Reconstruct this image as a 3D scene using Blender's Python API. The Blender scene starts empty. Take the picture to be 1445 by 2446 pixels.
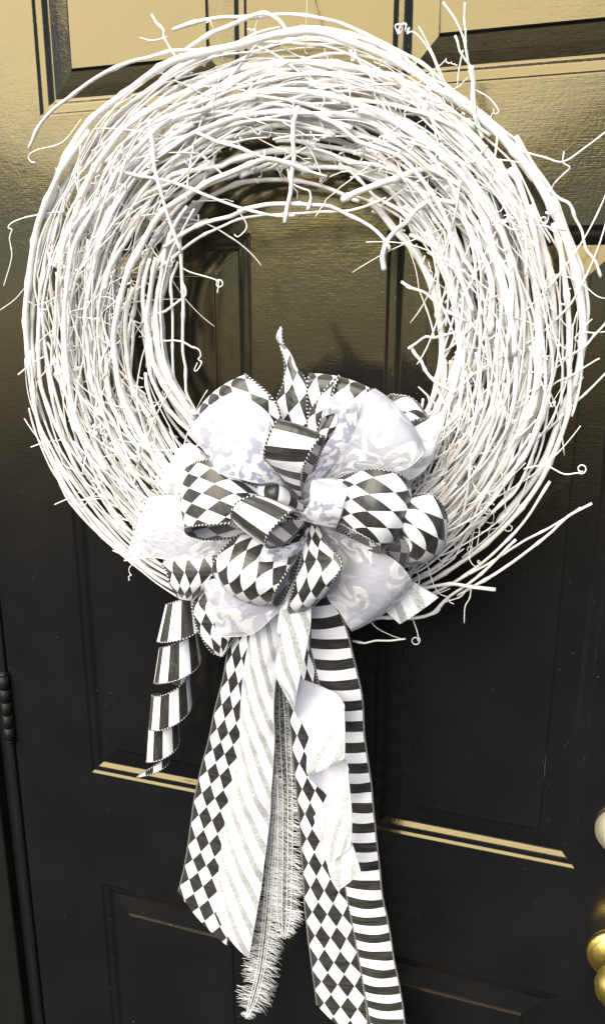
import bpy, math, random
import numpy as np
from mathutils import Matrix, Vector

# ------------------------------------------------------------------ camera, world, sun, exposure
scene = bpy.context.scene
COL = scene.collection
CAMZ, CAMD = 1.70, 0.856                      # eye height, metres from the door face (door face is y = 0)
FPX = 1866.0; CX, CY = 722.5, 1223.0          # focal length and centre in photograph pixels
def _axes():
    v1 = np.array([-5450 - CX, 707 - CY, FPX]); X = -v1 / np.linalg.norm(v1)
    D = np.array([712 - CX, 8090 - CY, FPX]); D /= np.linalg.norm(D)
    D -= X * X.dot(D); D /= np.linalg.norm(D)
    Y = -np.cross(D, X)
    return np.stack([X, Y, -D])
RW = _axes()                                  # camera (right, down, forward) -> world
CAM = np.array([0.0, -CAMD, CAMZ])
cd = bpy.data.cameras.new('Camera'); cam = bpy.data.objects.new('Camera', cd); COL.objects.link(cam)
cd.sensor_fit = 'VERTICAL'; cd.sensor_height = 36; cd.lens = FPX / 2446 * 36
cd.clip_start = 0.02; cd.clip_end = 500
_r, _u, _b = RW @ [1, 0, 0], RW @ [0, -1, 0], RW @ [0, 0, -1]
cam.matrix_world = Matrix(((_r[0], _u[0], _b[0], CAM[0]), (_r[1], _u[1], _b[1], CAM[1]), (_r[2], _u[2], _b[2], CAM[2]), (0, 0, 0, 1)))
scene.camera = cam

SUN_EL, SUN_AZ = math.radians(42.3), math.radians(21)     # azimuth: from straight out of the door towards the left
world = bpy.data.worlds.new('World'); scene.world = world; world.use_nodes = True
wn = world.node_tree; wn.nodes.clear()
sky = wn.nodes.new('ShaderNodeTexSky'); sky.sky_type = 'NISHITA'; sky.sun_disc = False
sdir = Vector((-math.sin(SUN_AZ) * math.cos(SUN_EL), -math.cos(SUN_AZ) * math.cos(SUN_EL), math.sin(SUN_EL)))
sky.sun_elevation = SUN_EL; sky.sun_rotation = math.atan2(sdir.x, sdir.y)
sky.air_density = 1.0; sky.dust_density = 0.6; sky.altitude = 2500; sky.ozone_density = 1.0
bg = wn.nodes.new('ShaderNodeBackground'); bg.inputs['Strength'].default_value = 0.068
wo = wn.nodes.new('ShaderNodeOutputWorld')
wn.links.new(sky.outputs[0], bg.inputs[0]); wn.links.new(bg.outputs[0], wo.inputs[0])
sl = bpy.data.lights.new('Sun', 'SUN'); sl.energy = 5.0; sl.angle = math.radians(72); sl.color = (1.0, 0.90, 0.73)
sun = bpy.data.objects.new('Sun', sl); COL.objects.link(sun)
sun.rotation_euler = sdir.to_track_quat('Z', 'Y').to_euler(); sun.location = (-2, -3, 4)
scene.view_settings.view_transform = 'Standard'; scene.view_settings.look = 'None'
scene.view_settings.gamma = 1; scene.view_settings.use_curve_mapping = False
scene.view_settings.exposure = 0.97
scene.render.resolution_x = 604; scene.render.resolution_y = 1024

# ------------------------------------------------------------------ helpers
rng = random.Random(7); nr = np.random.RandomState(11)
def P(px, py, d):
    """photo pixel + distance d (mm) in front of the door face -> world point"""
    r = RW @ np.array([px - CX, py - CY, FPX]); t = (CAMD - d / 1000.0) / r[1]
    return CAM + r * t
def link(o, parent=None):
    COL.objects.link(o)
    if parent is not None: o.parent = parent
    return o
def mesh_obj(name, verts, faces, mat, parent=None, uvs=None, midx=None, smooth=True):
    me = bpy.data.meshes.new(name); me.from_pydata([tuple(v) for v in verts], [], faces)
    for m in (mat if isinstance(mat, (list, tuple)) else [mat]): me.materials.append(m)
    if uvs is not None:
        ul = me.uv_layers.new(name='UVMap'); vi = np.empty(len(me.loops), dtype=np.int32); me.loops.foreach_get('vertex_index', vi)
        ul.data.foreach_set('uv', np.asarray(uvs, dtype=np.float32)[vi].ravel())
    if midx is not None: me.polygons.foreach_set('material_index', np.asarray(midx, dtype=np.int32))
    if smooth: me.polygons.foreach_set('use_smooth', np.ones(len(me.polygons), dtype=bool))
    me.update()
    return link(bpy.data.objects.new(name, me), parent)
def empty(name, loc=(0, 0, 0)):
    o = bpy.data.objects.new(name, None); o.empty_display_size = 0.05; COL.objects.link(o); return o
def tag(o, label, cat=None, group=None, kind=None):
    if label: o['label'] = label
    if cat: o['category'] = cat
    if group: o['group'] = group
    if kind: o['kind'] = kind
    return o
def catmull(pts, n):
    p = np.asarray(pts, float)
    if len(p) == 2: return p[0] + (p[1] - p[0]) * np.linspace(0, 1, n)[:, None]
    q = np.vstack([2 * p[0] - p[1], p, 2 * p[-1] - p[-2]])
    t = np.linspace(0, len(p) - 1 - 1e-9, n); i = t.astype(int); f = (t - i)[:, None]
    a, b, c, e = q[i], q[i + 1], q[i + 2], q[i + 3]
    return 0.5 * (2 * b + (c - a) * f + (2 * a - 5 * b + 4 * c - e) * f ** 2 + (3 * b - a - 3 * c + e) * f ** 3)
def resample(p, n):
    s = np.concatenate([[0], np.cumsum(np.linalg.norm(np.diff(p, axis=0), axis=1))])
    t = np.linspace(0, s[-1], n)
    return np.stack([np.interp(t, s, p[:, k]) for k in range(3)], 1)
def tube_data(pts, rad, sides=6, cap=True, off=0):
    pts = np.asarray(pts, float); n = len(pts); rad = np.broadcast_to(np.asarray(rad, float), (n,))
    tg = np.gradient(pts, axis=0); tg /= np.linalg.norm(tg, axis=1)[:, None] + 1e-12
    a = np.array([0, 0, 1.0]) if abs(tg[0][2]) < 0.9 else np.array([1.0, 0, 0])
    nrm = np.cross(tg[0], a); nrm /= np.linalg.norm(nrm)
    ang = np.linspace(0, 2 * math.pi, sides, endpoint=False); ca, sa = np.cos(ang)[:, None], np.sin(ang)[:, None]
    V = np.empty((n * sides, 3)); s = 0.0; U = np.empty((n * sides, 2))
    for i in range(n):
        if i:
            nrm = nrm - tg[i] * nrm.dot(tg[i]); nrm /= np.linalg.norm(nrm) + 1e-12; s += np.linalg.norm(pts[i] - pts[i - 1])
        bn = np.cross(tg[i], nrm)
        V[i * sides:(i + 1) * sides] = pts[i] + rad[i] * (ca * nrm + sa * bn)
        U[i * sides:(i + 1) * sides, 0] = s; U[i * sides:(i + 1) * sides, 1] = np.arange(sides) / sides
    F = []
    for i in range(n - 1):
        for k in range(sides):
            k2 = (k + 1) % sides
            F.append((off + i * sides + k, off + i * sides + k2, off + (i + 1) * sides + k2, off + (i + 1) * sides + k))
    if cap:
        F.append(tuple(off + k for k in reversed(range(sides)))); F.append(tuple(off + (n - 1) * sides + k for k in range(sides)))
    return V, F, U
def tubes_obj(name, items, mat, parent, sides=5):
    V, F, U, off = [], [], [], 0
    for pts, rad in items:
        v, f, u = tube_data(pts, rad, sides, True, off); V.append(v); F += f; U.append(u); off += len(v)
    return mesh_obj(name, np.vstack(V), F, mat, parent, np.vstack(U))
def tube_obj(name, pts, rad, mat, parent, sides=7):
    return tubes_obj(name, [(pts, rad)], mat, parent, sides)
def lathe(name, prof, centre, axis, mat, parent, seg=40):
    """prof: (radius, height along axis)"""
    ax = np.array(axis, float); ax /= np.linalg.norm(ax)
    a = np.cross(ax, [0, 0, 1.0]); a = a / np.linalg.norm(a) if np.linalg.norm(a) > 0.1 else np.array([1.0, 0, 0]); b = np.cross(ax, a)
    V, F = [], []
    for r, h in prof:
        for k in range(seg):
            t = 2 * math.pi * k / seg; V.append(np.array(centre) + ax * h + r * (math.cos(t) * a + math.sin(t) * b))
    for i in range(len(prof) - 1):
        for k in range(seg):
            k2 = (k + 1) % seg; F.append((i * seg + k, i * seg + k2, (i + 1) * seg + k2, (i + 1) * seg + k))
    F.append(tuple(range(seg))[::-1]); F.append(tuple((len(prof) - 1) * seg + k for k in range(seg)))
    return mesh_obj(name, V, F, mat, parent)
def box(name, x0, x1, y0, y1, z0, z1, mat, parent=None, bev=0.0):
    v = [(x, y, z) for x in (x0, x1) for y in (y0, y1) for z in (z0, z1)]
    f = [(0, 1, 3, 2), (4, 6, 7, 5), (0, 4, 5, 1), (2, 3, 7, 6), (0, 2, 6, 4), (1, 5, 7, 3)]
    o = mesh_obj(name, v, f, mat, parent, smooth=False)
    if bev:
        m = o.modifiers.new('bevel', 'BEVEL'); m.width = bev; m.segments = 3
    return o

# ------------------------------------------------------------------ materials
class NT:
    def __init__(s, name):
        s.m = bpy.data.materials.new(name); s.m.use_nodes = True; s.t = s.m.node_tree; s.n = s.t.nodes
        s.b = s.n['Principled BSDF']
    def a(s, typ, **kw):
        n = s.n.new(typ)
        for k, v in kw.items(): setattr(n, k, v)
        return n
    def L(s, a, b): s.t.links.new(a, b)
    def math(s, op, a, b=None, c=None):
        n = s.a('ShaderNodeMath', operation=op)
        for i, v in enumerate((a, b, c)):
            if v is None: continue
            if isinstance(v, (int, float)): n.inputs[i].default_value = v
            else: s.L(v, n.inputs[i])
        return n.outputs[0]
    def mix(s, f, a, b):
        n = s.a('ShaderNodeMix', data_type='RGBA')
        for i, v in ((0, f), (6, a), (7, b)):
            if isinstance(v, (int, float)): n.inputs[i].default_value = v
            elif isinstance(v, tuple): n.inputs[i].default_value = (*v, 1)
            else: s.L(v, n.inputs[i])
        return n.outputs[2]
    def ramp(s, f, lo, hi, a=0.0, b=1.0):
        n = s.a('ShaderNodeMapRange'); n.inputs[1].default_value = lo; n.inputs[2].default_value = hi
        n.inputs[3].default_value = a; n.inputs[4].default_value = b; s.L(f, n.inputs[0]); return n.outputs[0]
    def noise(s, vec, scale, detail=2.0, dist=0.0):
        n = s.a('ShaderNodeTexNoise'); n.inputs['Scale'].default_value = scale; n.inputs['Detail'].default_value = detail
        n.inputs['Distortion'].default_value = dist
        if vec is not None: s.L(vec, n.inputs['Vector'])
        return n.outputs[0]
    def bump(s, h, strength, dist=0.001, prev=None):
        n = s.a('ShaderNodeBump'); n.inputs['Strength'].default_value = strength; n.inputs['Distance'].default_value = dist
        s.L(h, n.inputs['Height'])
        if prev is not None: s.L(prev, n.inputs['Normal'])
        return n.outputs[0]
    def uv(s): return s.a('ShaderNodeTexCoord').outputs['UV']
    def obj(s): return s.a('ShaderNodeNewGeometry').outputs['Position']
    def sep(s, v):
        n = s.a('ShaderNodeSeparateXYZ'); s.L(v, n.inputs[0]); return n.outputs
    def map(s, v, scale):
        n = s.a('ShaderNodeMapping'); n.inputs['Scale'].default_value = scale; s.L(v, n.inputs[0]); return n.outputs[0]
    def set(s, **kw):
        for k, v in kw.items():
            i = s.b.inputs[k]
            if isinstance(v, (int, float)): i.default_value = v
            elif isinstance(v, tuple): i.default_value = (*v, 1)
            else: s.L(v, i)

def mat_door(name, brush):
    g = NT(name); p = g.obj()
    roll = g.noise(p, 260, 2); lump = g.noise(p, 60, 2)
    b = g.bump(roll, 0.24, 0.0005); b = g.bump(lump, 0.12, 0.0015, b)
    st = g.noise(g.map(p, (30, 30, 900) if brush == 'h' else (900, 30, 22)), 1.0, 3)
    b = g.bump(st, 0.15, 0.0007, b)
    spk = g.noise(p, 420, 0); spk = g.ramp(spk, 0.862, 0.875)
    col = g.mix(g.ramp(g.noise(p, 9, 3), 0.3, 0.7), (0.0070, 0.0076, 0.0100), (0.0100, 0.0102, 0.0122))
    g.set(**{'Base Color': g.mix(spk, col, (0.16, 0.16, 0.15)), 'Roughness': g.ramp(g.noise(p, 14, 5), 0.3, 0.7, 0.09, 0.18), 'Normal': b, 'IOR': 1.6, 'Specular Tint': (1.0, 0.82, 0.30), 'Coat Weight': 0.4, 'Coat Roughness': 0.09, 'Coat Tint': (1.0, 0.92, 0.75), 'Coat IOR': 1.5})  # tints put the gold of the reflected light into the black paint
    return g.m
M_DOOR = mat_door('black_door_paint', 'h'); M_DOORV = mat_door('black_door_paint_brushed', 'v')
def mat_simple(name, col, rough, metal=0.0, bump=0.0, bscale=200, spec=0.5):
    g = NT(name); p = g.obj()
    k = g.ramp(g.noise(p, 40, 3), 0.3, 0.7)
    g.set(**{'Base Color': g.mix(k, tuple(c * 0.85 for c in col), col), 'Roughness': rough, 'Metallic': metal, 'Specular IOR Level': spec})
    if bump: g.set(Normal=g.bump(g.noise(p, bscale, 3), bump, 0.001))
    return g.m
M_FRAME = mat_simple('black_frame_paint', (0.008, 0.008, 0.009), 0.55, 0, 0.3, 300, 0.25)
M_TRIM = mat_simple('dark_trim_paint', (0.008, 0.008, 0.008), 0.7, 0, 0.3, 300, 0.06)
M_RUBBER = mat_simple('weatherstrip', (0.006, 0.006, 0.007), 0.35)
M_BRASS = mat_simple('worn_brass', (0.92, 0.70, 0.20), 0.40, 1.0, 0.8, 90); M_SUNLIT = mat_simple('sunlit_worn_brass', (0.95, 0.88, 0.70), 0.5, 0.9, 0.6, 80)  # deadbolt brass paled: sun glare put into its colour
M_WIRE = mat_simple('hanging_line', (0.45, 0.42, 0.33), 0.4)

def mat_vine(name, tint):
    g = NT(name); p = g.obj(); uv = g.uv()
    s = g.sep(uv)
    grain = g.noise(g.map(uv, (60, 14, 1)), 1.0, 3)
    k = g.ramp(g.noise(p, 55, 4), 0.35, 0.75)
    col = g.mix(k, (0.77, 0.77, 0.785), tint)
    worn = g.ramp(g.noise(p, 130, 4), 0.64, 0.73)
    col = g.mix(g.math('MULTIPLY', worn, 0.55), col, (0.45, 0.38, 0.30))
    b = g.bump(grain, 0.35, 0.0012); b = g.bump(g.noise(p, 700, 2), 0.25, 0.0005, b)
    g.set(**{'Base Color': col, 'Roughness': 0.55, 'Normal': b})
    return g.m
M_VINES = [mat_vine('white_painted_vine_%s' % n, t) for n, t in (('cream', (0.72, 0.70, 0.66)), ('cool', (0.69, 0.695, 0.72)), ('warm', (0.68, 0.655, 0.60)))]

def weave(g, uv, prev=None):
    w = g.noise(g.map(uv, (2600, 900, 1)), 1.0, 1)
    n = g.bump(w, 0.10, 0.0003, prev)
    return g.bump(g.noise(uv, 45, 3, 0.6), 0.42, 0.004, n)
BLK, WHT = (0.012, 0.0115, 0.011), (0.79, 0.80, 0.88)
BBLK, BWHT = (0.085, 0.085, 0.095), (0.55, 0.55, 0.60)
def mat_print(name, kind, back):
    g = NT(name); uv = g.uv(); s = g.sep(uv)
    if kind == 'harlequin':
        a = g.math('DIVIDE', s[0], 0.0285); b = g.math('DIVIDE', s[1], 0.0160)
        f1 = g.math('FLOOR', g.math('ADD', a, b)); f2 = g.math('FLOOR', g.math('SUBTRACT', a, b))
        k = g.math('FLOORED_MODULO', g.math('ADD', f1, f2), 2.0)
    else:
        k = g.math('GREATER_THAN', g.math('FRACT', g.math('DIVIDE', s[0], 0.027)), 0.5)
    c = g.mix(k, BBLK if back else BLK, BWHT if back else WHT)
    rough = g.mix(k, (0.36,) * 3, (0.55,) * 3)
    c = g.mix(g.ramp(g.noise(g.map(uv, (300, 40, 1)), 1.0, 3), 0.35, 0.75, 0.0, 0.14), c, (0.30, 0.29, 0.28))
    g.set(**{'Base Color': c, 'Roughness': rough, 'Normal': weave(g, uv), 'Sheen Weight': 0.1})
    return g.m
M_HARL = [mat_print('harlequin_satin', 'harlequin', 0), mat_print('harlequin_satin_reverse', 'harlequin', 1)]
M_STRP = [mat_print('black_white_stripe_satin', 'stripe', 0), mat_print('black_white_stripe_reverse', 'stripe', 1)]
def mat_cord(name, c0, c1, per, thr, metal=0.0):
    g = NT(name); s = g.sep(g.uv())
    k = g.math('FRACT', g.math('ADD', g.math('DIVIDE', s[0], per), g.math('MULTIPLY', s[1], 1.0)))
    g.set(**{'Base Color': g.mix(g.math('GREATER_THAN', k, thr), c0, c1), 'Roughness': 0.4, 'Metallic': metal}); return g.m
M_CORD = mat_cord('black_whipped_edge', (0.010, 0.010, 0.014), (0.62, 0.60, 0.62), 0.0038, 0.72)
M_SILV = mat_cord('silver_edge_thread', (0.60, 0.60, 0.66), (0.36, 0.36, 0.40), 0.003, 0.6)
def sheer(g, alpha):
    tr = g.a('ShaderNodeBsdfTransparent'); mx = g.a('ShaderNodeMixShader'); o = g.n['Material Output']
    tl = g.a('ShaderNodeBsdfTranslucent'); tl.inputs[0].default_value = (0.8, 0.8, 0.85, 1); m2 = g.a('ShaderNodeMixShader'); m2.inputs[0].default_value = 0.25
    g.L(g.b.outputs[0], m2.inputs[1]); g.L(tl.outputs[0], m2.inputs[2])
    g.L(tr.outputs[0], mx.inputs[1]); g.L(m2.outputs[0], mx.inputs[2])
    if isinstance(alpha, float): mx.inputs[0].default_value = alpha
    else: g.L(alpha, mx.inputs[0])
    g.L(mx.outputs[0], o.inputs[0])
def mat_damask():
    g = NT('silver_damask_organza'); uv = g.uv()
    n = g.a('ShaderNodeTexNoise'); n.inputs['Scale'].default_value = 38; g.L(uv, n.inputs['Vector'])
    sc = g.a('ShaderNodeVectorMath', operation='SCALE'); sc.inputs['Scale'].default_value = 0.024; g.L(n.outputs[1], sc.inputs[0])
    wv = g.a('ShaderNodeVectorMath', operation='ADD'); g.L(uv, wv.inputs[0]); g.L(sc.outputs[0], wv.inputs[1])
    vo = g.a('ShaderNodeTexVoronoi', voronoi_dimensions='2D'); vo.inputs['Scale'].default_value = 26; vo.inputs['Randomness'].default_value = 0.7; g.L(wv.outputs[0], vo.inputs['Vector'])
    df = g.a('ShaderNodeVectorMath', operation='SUBTRACT'); g.L(wv.outputs[0], df.inputs[0]); g.L(vo.outputs['Position'], df.inputs[1])
    d = g.sep(df.outputs[0]); ang = g.math('ARCTAN2', d[1], d[0]); rr = g.math('SQRT', g.math('ADD', g.math('MULTIPLY', d[0], d[0]), g.math('MULTIPLY', d[1], d[1])))
    arm = g.math('SINE', g.math('ADD', g.math('MULTIPLY', ang, 3.0), g.math('MULTIPLY', rr, 330.0)))
    m = g.math('MULTIPLY', g.ramp(arm, -0.25, 0.15), g.ramp(rr, 0.0215, 0.0185))
    fine = g.noise(uv, 900, 1)
    c = g.mix(m, g.mix(g.ramp(fine, 0.3, 0.7), (0.48, 0.49, 0.60), (0.58, 0.59, 0.70)), (0.88, 0.89, 0.94))
    irid = g.mix(g.noise(uv, 22, 1), (0.80, 0.86, 0.97), (0.95, 0.88, 0.80)); c = g.mix(g.math('MULTIPLY', m, 0.45), c, irid)
    g.set(**{'Base Color': c, 'Metallic': g.math('MULTIPLY', m, 0.25), 'Roughness': g.ramp(m, 0, 1, 0.5, 0.28),
             'Normal': g.bump(g.noise(uv, 34, 3, 1.0), 0.55, 0.006, g.bump(m, 0.4, 0.0006))})
    sheer(g, g.ramp(m, 0, 1, 0.80, 0.97)); return g.m
def mat_lace():
    g = NT('white_mottled_lace'); uv = g.uv()
    vo = g.a('ShaderNodeTexVoronoi', feature='SMOOTH_F1'); vo.inputs['Scale'].default_value = 150
    wv = g.a('ShaderNodeVectorMath', operation='ADD'); sc = g.a('ShaderNodeVectorMath', operation='SCALE'); sc.inputs['Scale'].default_value = 0.010
    n = g.a('ShaderNodeTexNoise'); n.inputs['Scale'].default_value = 90; g.L(uv, n.inputs['Vector']); g.L(n.outputs[1], sc.inputs[0]); g.L(uv, wv.inputs[0]); g.L(sc.outputs[0], wv.inputs[1])
    g.L(wv.outputs[0], vo.inputs['Vector'])
    m = g.ramp(vo.outputs['Distance'], 0.44, 0.52, 1.0, 0.0)
    c = g.mix(m, (0.45, 0.46, 0.61), (0.86, 0.87, 0.94))
    g.set(**{'Base Color': c, 'Roughness': 0.5, 'Normal': g.bump(m, 0.5, 0.0006, g.bump(g.noise(uv, 40, 2), 0.4, 0.004))})
    sheer(g, g.ramp(m, 0, 1, 0.82, 0.98)); return g.m
def mat_glitter(back):
    g = NT('white_glitter_stripe' + ('_reverse' if back else '')); uv = g.uv(); s = g.sep(uv)
    t = g.math('FRACT', g.math('DIVIDE', g.math('ADD', g.math('MULTIPLY', s[0], -0.5), s[1]), 0.0225))
    wob = g.math('ADD', t, g.math('MULTIPLY', g.math('SUBTRACT', g.noise(uv, 900, 1), 0.5), 0.12))
    k = g.math('GREATER_THAN', wob, 0.60)
    vo = g.a('ShaderNodeTexVoronoi'); vo.inputs['Scale'].default_value = 1000; g.L(uv, vo.inputs['Vector'])
    cs = g.sep(vo.outputs['Color'])
    gl = g.mix(g.ramp(cs[0], 0.25, 0.9), (0.58, 0.60, 0.63), (0.95, 0.95, 0.97))
    if back: k = g.math('MULTIPLY', k, 0.12)
    c = g.mix(k, (0.82, 0.83, 0.90) if not back else (0.56, 0.57, 0.65), gl)
    nm = g.bump(cs[1], 0.6, 0.0008, weave(g, uv)) if not back else weave(g, uv)
    g.set(**{'Base Color': c, 'Metallic': g.math('MULTIPLY', k, 0.5), 'Roughness': 0.42, 'Normal': nm}); return g.m
M_DAM = [mat_damask()] ; M_LACE = [mat_lace()]; M_GLIT = [mat_glitter(0), mat_glitter(1)]
M_FRINGE = mat_simple('fringe_yarn', (0.76, 0.79, 0.83), 0.4); M_THREAD = mat_simple('white_thread', (0.82, 0.83, 0.85), 0.5)
g = NT('organza_core'); g.set(**{'Base Color': (0.62, 0.64, 0.68), 'Roughness': 0.4}); sheer(g, 0.14); M_CORE = g.m

# ------------------------------------------------------------------ the door
U = CAMD                                       # door-plane unit measured from the photograph
def DX(u): return u * U
def DZ(u): return CAMZ + u * U
door = empty('front_door')
tag(door, 'glossy black six-panel front door with raised panels and brass hardware behind the white wreath', 'door')
x_l, x_r = DX(-0.833), DX(0.236); z_b, z_t = 0.01, 2.30
cols = [(DX(-0.686), DX(-0.384)), (DX(-0.205), DX(0.0885))]
rows = [(DZ(-1.80), DZ(-0.994)), (DZ(-0.7725), DZ(0.083)), (DZ(0.238), 2.17)]
TH = 0.044
def slab():
    xs = [x_l, cols[0][0], cols[0][1], cols[1][0], cols[1][1], x_r]
    zs = [z_b, rows[0][0], rows[0][1], rows[1][0], rows[1][1], rows[2][0], rows[2][1], z_t]
    V, F = [], []
    for x in xs:
        for z in zs: V.append((x, 0, z))
    nz = len(zs)
    for i in range(5):
        for j in range(7):
            if i in (1, 3) and j in (1, 3, 5): continue
            F.append((i * nz + j, (i + 1) * nz + j, (i + 1) * nz + j + 1, i * nz + j + 1))
    o = len(V); V += [(x, TH, z) for x in (x_l, x_r) for z in (z_b, z_t)]
    c = [0, nz - 1, 5 * nz, 5 * nz + nz - 1]
    F += [(o, o + 1, o + 3, o + 2), (c[0], o, o + 2, c[2]), (c[1], c[3], o + 3, o + 1), (c[0], c[1], o + 1, o), (c[2], o + 2, o + 3, c[3])]
    return mesh_obj('door_slab', V, F, M_DOOR, door, smooth=False)
slab()
def ring(prof, x0, x1, z0, z1):
    """four mitred runs of one profile (inset, depth); every run has its own vertices"""
    V, F = [], []; n = len(prof)
    for k in range(4):
        o = len(V)
        for ins, dep in prof:
            c = [(x0 + ins, dep, z0 + ins), (x1 - ins, dep, z0 + ins), (x1 - ins, dep, z1 - ins), (x0 + ins, dep, z1 - ins)]
            V += [c[k], c[(k + 1) % 4]]
        F += [(o + 2 * i, o + 2 * i + 1, o + 2 * i + 3, o + 2 * i + 2) for i in range(n - 1)]
    return V, F
def ease(t): return (1 - math.cos(math.pi * t)) / 2
MOULD = [(0.0050 * k / 7, 0.0026 * ease(k / 7)) for k in range(8)] + [(0.0070, 0.0028), (0.0092, 0.0031)] + [(0.0092 + 0.0093 * k / 9, 0.0031 + 0.0043 * ease(k / 9)) for k in range(1, 10)]
BEVEL = [(0.0185, 0.0074), (0.030, 0.0051), (0.0440, 0.0026), (0.0450, 0.0023), (0.0457, 0.0007), (0.0470, 0.0002)]
for cx in cols:
    for rz in rows:
        pn = empty('panel'); pn.parent = door
        v, f = ring(MOULD, *cx, *rz); mesh_obj('moulding', v, f, M_DOORV, pn, smooth=True)
        v, f = ring(BEVEL, *cx, *rz); n = len(v); e = 0.0470; v += [(cx[0] + e, 0.0002, rz[0] + e), (cx[1] - e, 0.0002, rz[0] + e), (cx[1] - e, 0.0002, rz[1] - e), (cx[0] + e, 0.0002, rz[1] - e)]; f.append((n, n + 1, n + 2, n + 3))
        mesh_obj('raised_field', v, f, M_DOOR, pn, smooth=False)
# frame at the hinge side
fr = empty('door_frame'); tag(fr, 'dark painted door frame and casing beside the hinge edge of the black door', 'door frame', kind='structure')
jx = x_l - 0.004
box('jamb', jx - 0.030, jx, 0.006, 0.12, 0.0, 2.32, M_FRAME, fr, 0.002)
box('casing', jx - 0.140, jx - 0.028, -0.012, 0.05, 0.0, 2.40, M_TRIM, fr, 0.003)
tube_obj('weatherstrip', [(jx - 0.006, 0.004, z) for z in np.linspace(0.0, 2.30, 30)], 0.0045, M_RUBBER, fr, 8)
box('sill', x_l - 0.15, x_r + 0.15, -0.02, 0.14, -0.03, 0.006, M_FRAME, fr, 0.002)
jr = x_r + 0.004
box('jamb', jr, jr + 0.030, 0.006, 0.12, 0.0, 2.32, M_FRAME, fr, 0.002)
box('casing', jr + 0.028, jr + 0.140, -0.012, 0.05, 0.0, 2.40, M_TRIM, fr, 0.003)
box('lintel', x_l - 0.004, x_r + 0.004, 0.006, 0.12, 2.304, 2.34, M_FRAME, fr, 0.002)
def hinge(zc):
    h = empty('hinge'); h.parent = door; hx = x_l - 0.004; hh = 0.104
    for k in range(5):
        z0 = zc - hh / 2 + k * hh / 5
        lathe('knuckle', [(0.0055, 0), (0.0072, 0.0006), (0.0072, hh / 5 - 0.0008), (0.0055, hh / 5 - 0.0002)], (hx, -0.0065, z0), (0, 0, 1), M_FRAME, h, 20)
    for s in (-1, 1):
        lathe('pin_tip', [(0.0062, 0), (0.0066, 0.002), (0.004, 0.005), (0.001, 0.006)], (hx, -0.0065, zc + s * hh / 2), (0, 0, s), M_FRAME, h, 16)
    box('leaf', hx - 0.0012, hx + 0.0016, -0.004, 0.03, zc - hh / 2, zc + hh / 2, M_FRAME, h)
hz = P(20, 1690, 5)[2]
for z in (hz, 0.27, 1.80): hinge(z)
# hardware
kn = empty('door_knob'); kn.parent = door
kc = P(1472, 2288, 4); 
lathe('rose', [(0.034, 0), (0.0345, 0.003), (0.033, 0.0045), (0.0305, 0.005), (0.030, 0.0065), (0.027, 0.009), (0.020, 0.012), (0.0135, 0.0135)], (kc[0], -0.0005, kc[2]), (0, -1, 0), M_BRASS, kn, 48)
lathe('grip', [(0.0125, 0.012), (0.0115, 0.022), (0.0120, 0.028), (0.018, 0.032), (0.0245, 0.039), (0.0275, 0.047), (0.0272, 0.055), (0.0235, 0.062), (0.0175, 0.066), (0.016, 0.0665), (0.0155, 0.0655), (0.012, 0.0665), (0.002, 0.067)], (kc[0], 0, kc[2]), (0, -1, 0), M_BRASS, kn, 48)
db = empty('deadbolt'); db.parent = door
dc = P(1487, 1999, 12)
lathe('cylinder_collar', [(0.0300, 0), (0.0302, 0.004), (0.0275, 0.011), (0.0225, 0.019), (0.0205, 0.0215), (0.0190, 0.0220), (0.0185, 0.0205), (0.003, 0.0205)], (dc[0], -0.0005, dc[2]), (0, -1, 0), M_SUNLIT, db, 48)
box('keyhole', dc[0] - 0.0012, dc[0] + 0.0012, -0.0222, -0.0200, dc[2] - 0.005, dc[2] + 0.005, M_RUBBER, db)

# ------------------------------------------------------------------ the wreath
wreath = empty('grapevine_wreath')
tag(wreath, 'round white-painted grapevine wreath of tangled twigs and tendrils hanging on the black door', 'wreath')
WC = np.array([-0.269, -0.054, CAMZ - 0.050]); RC, RA, RB = 0.228, 0.072, 0.043
def ringpt(th, a, b):
    r = RC + a
    return WC + np.array([r * math.cos(th), b, r * math.sin(th) * 1.0])
def knots(n, rad, seed, every=0.06, length=0.5):
    q = np.random.RandomState(seed); r = np.full(n, rad) * (1 + 0.06 * np.sin(np.linspace(0, 9, n) + q.rand() * 6))
    for s in np.arange(q.rand() * every, length, every * (0.8 + 0.5 * q.rand())):
        i = s / max(length, 1e-3) * (n - 1); r *= 1 + 0.42 * np.exp(-((np.arange(n) - i) / 0.85) ** 2)
    return r
def vine_path(span, a0, b0, a1, b1, th0, wob, q, n):
    t = np.linspace(0, 1, n); th = th0 + span * t
    L = abs(span) * RC
    def w(k): return sum(q.uniform(-1, 1) * np.sin(2 * math.pi * (f * L / 0.5) * t + q.uniform(0, 6.3)) / (0.6 + f) for f in (0.7, 1.6, 3.1, 6.0)) * k
    bow = q.uniform(-0.4, 1.0) * 4 * t * (1 - t)
    a = a0 + (a1 - a0) * t + w(wob) + bow * 0.006; b = b0 + (b1 - b0) * t + w(wob * 0.8) + -abs(bow) * 0.004
    p = np.stack([WC[0] + (RC + a) * np.cos(th), WC[1] + b, WC[2] + (RC + a) * np.sin(th)], 1)
    # small kinks at the nodes
    k = max(3, int(L / 0.045)); kp = q.uniform(-1, 1, (k, 3)) * wob * 1.0
    idx = np.linspace(0, k - 1, n); p += np.stack([np.interp(idx, np.arange(k), kp[:, c]) for c in range(3)], 1)
    p[:, 1] = np.minimum(p[:, 1], -0.004)
    return p
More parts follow.
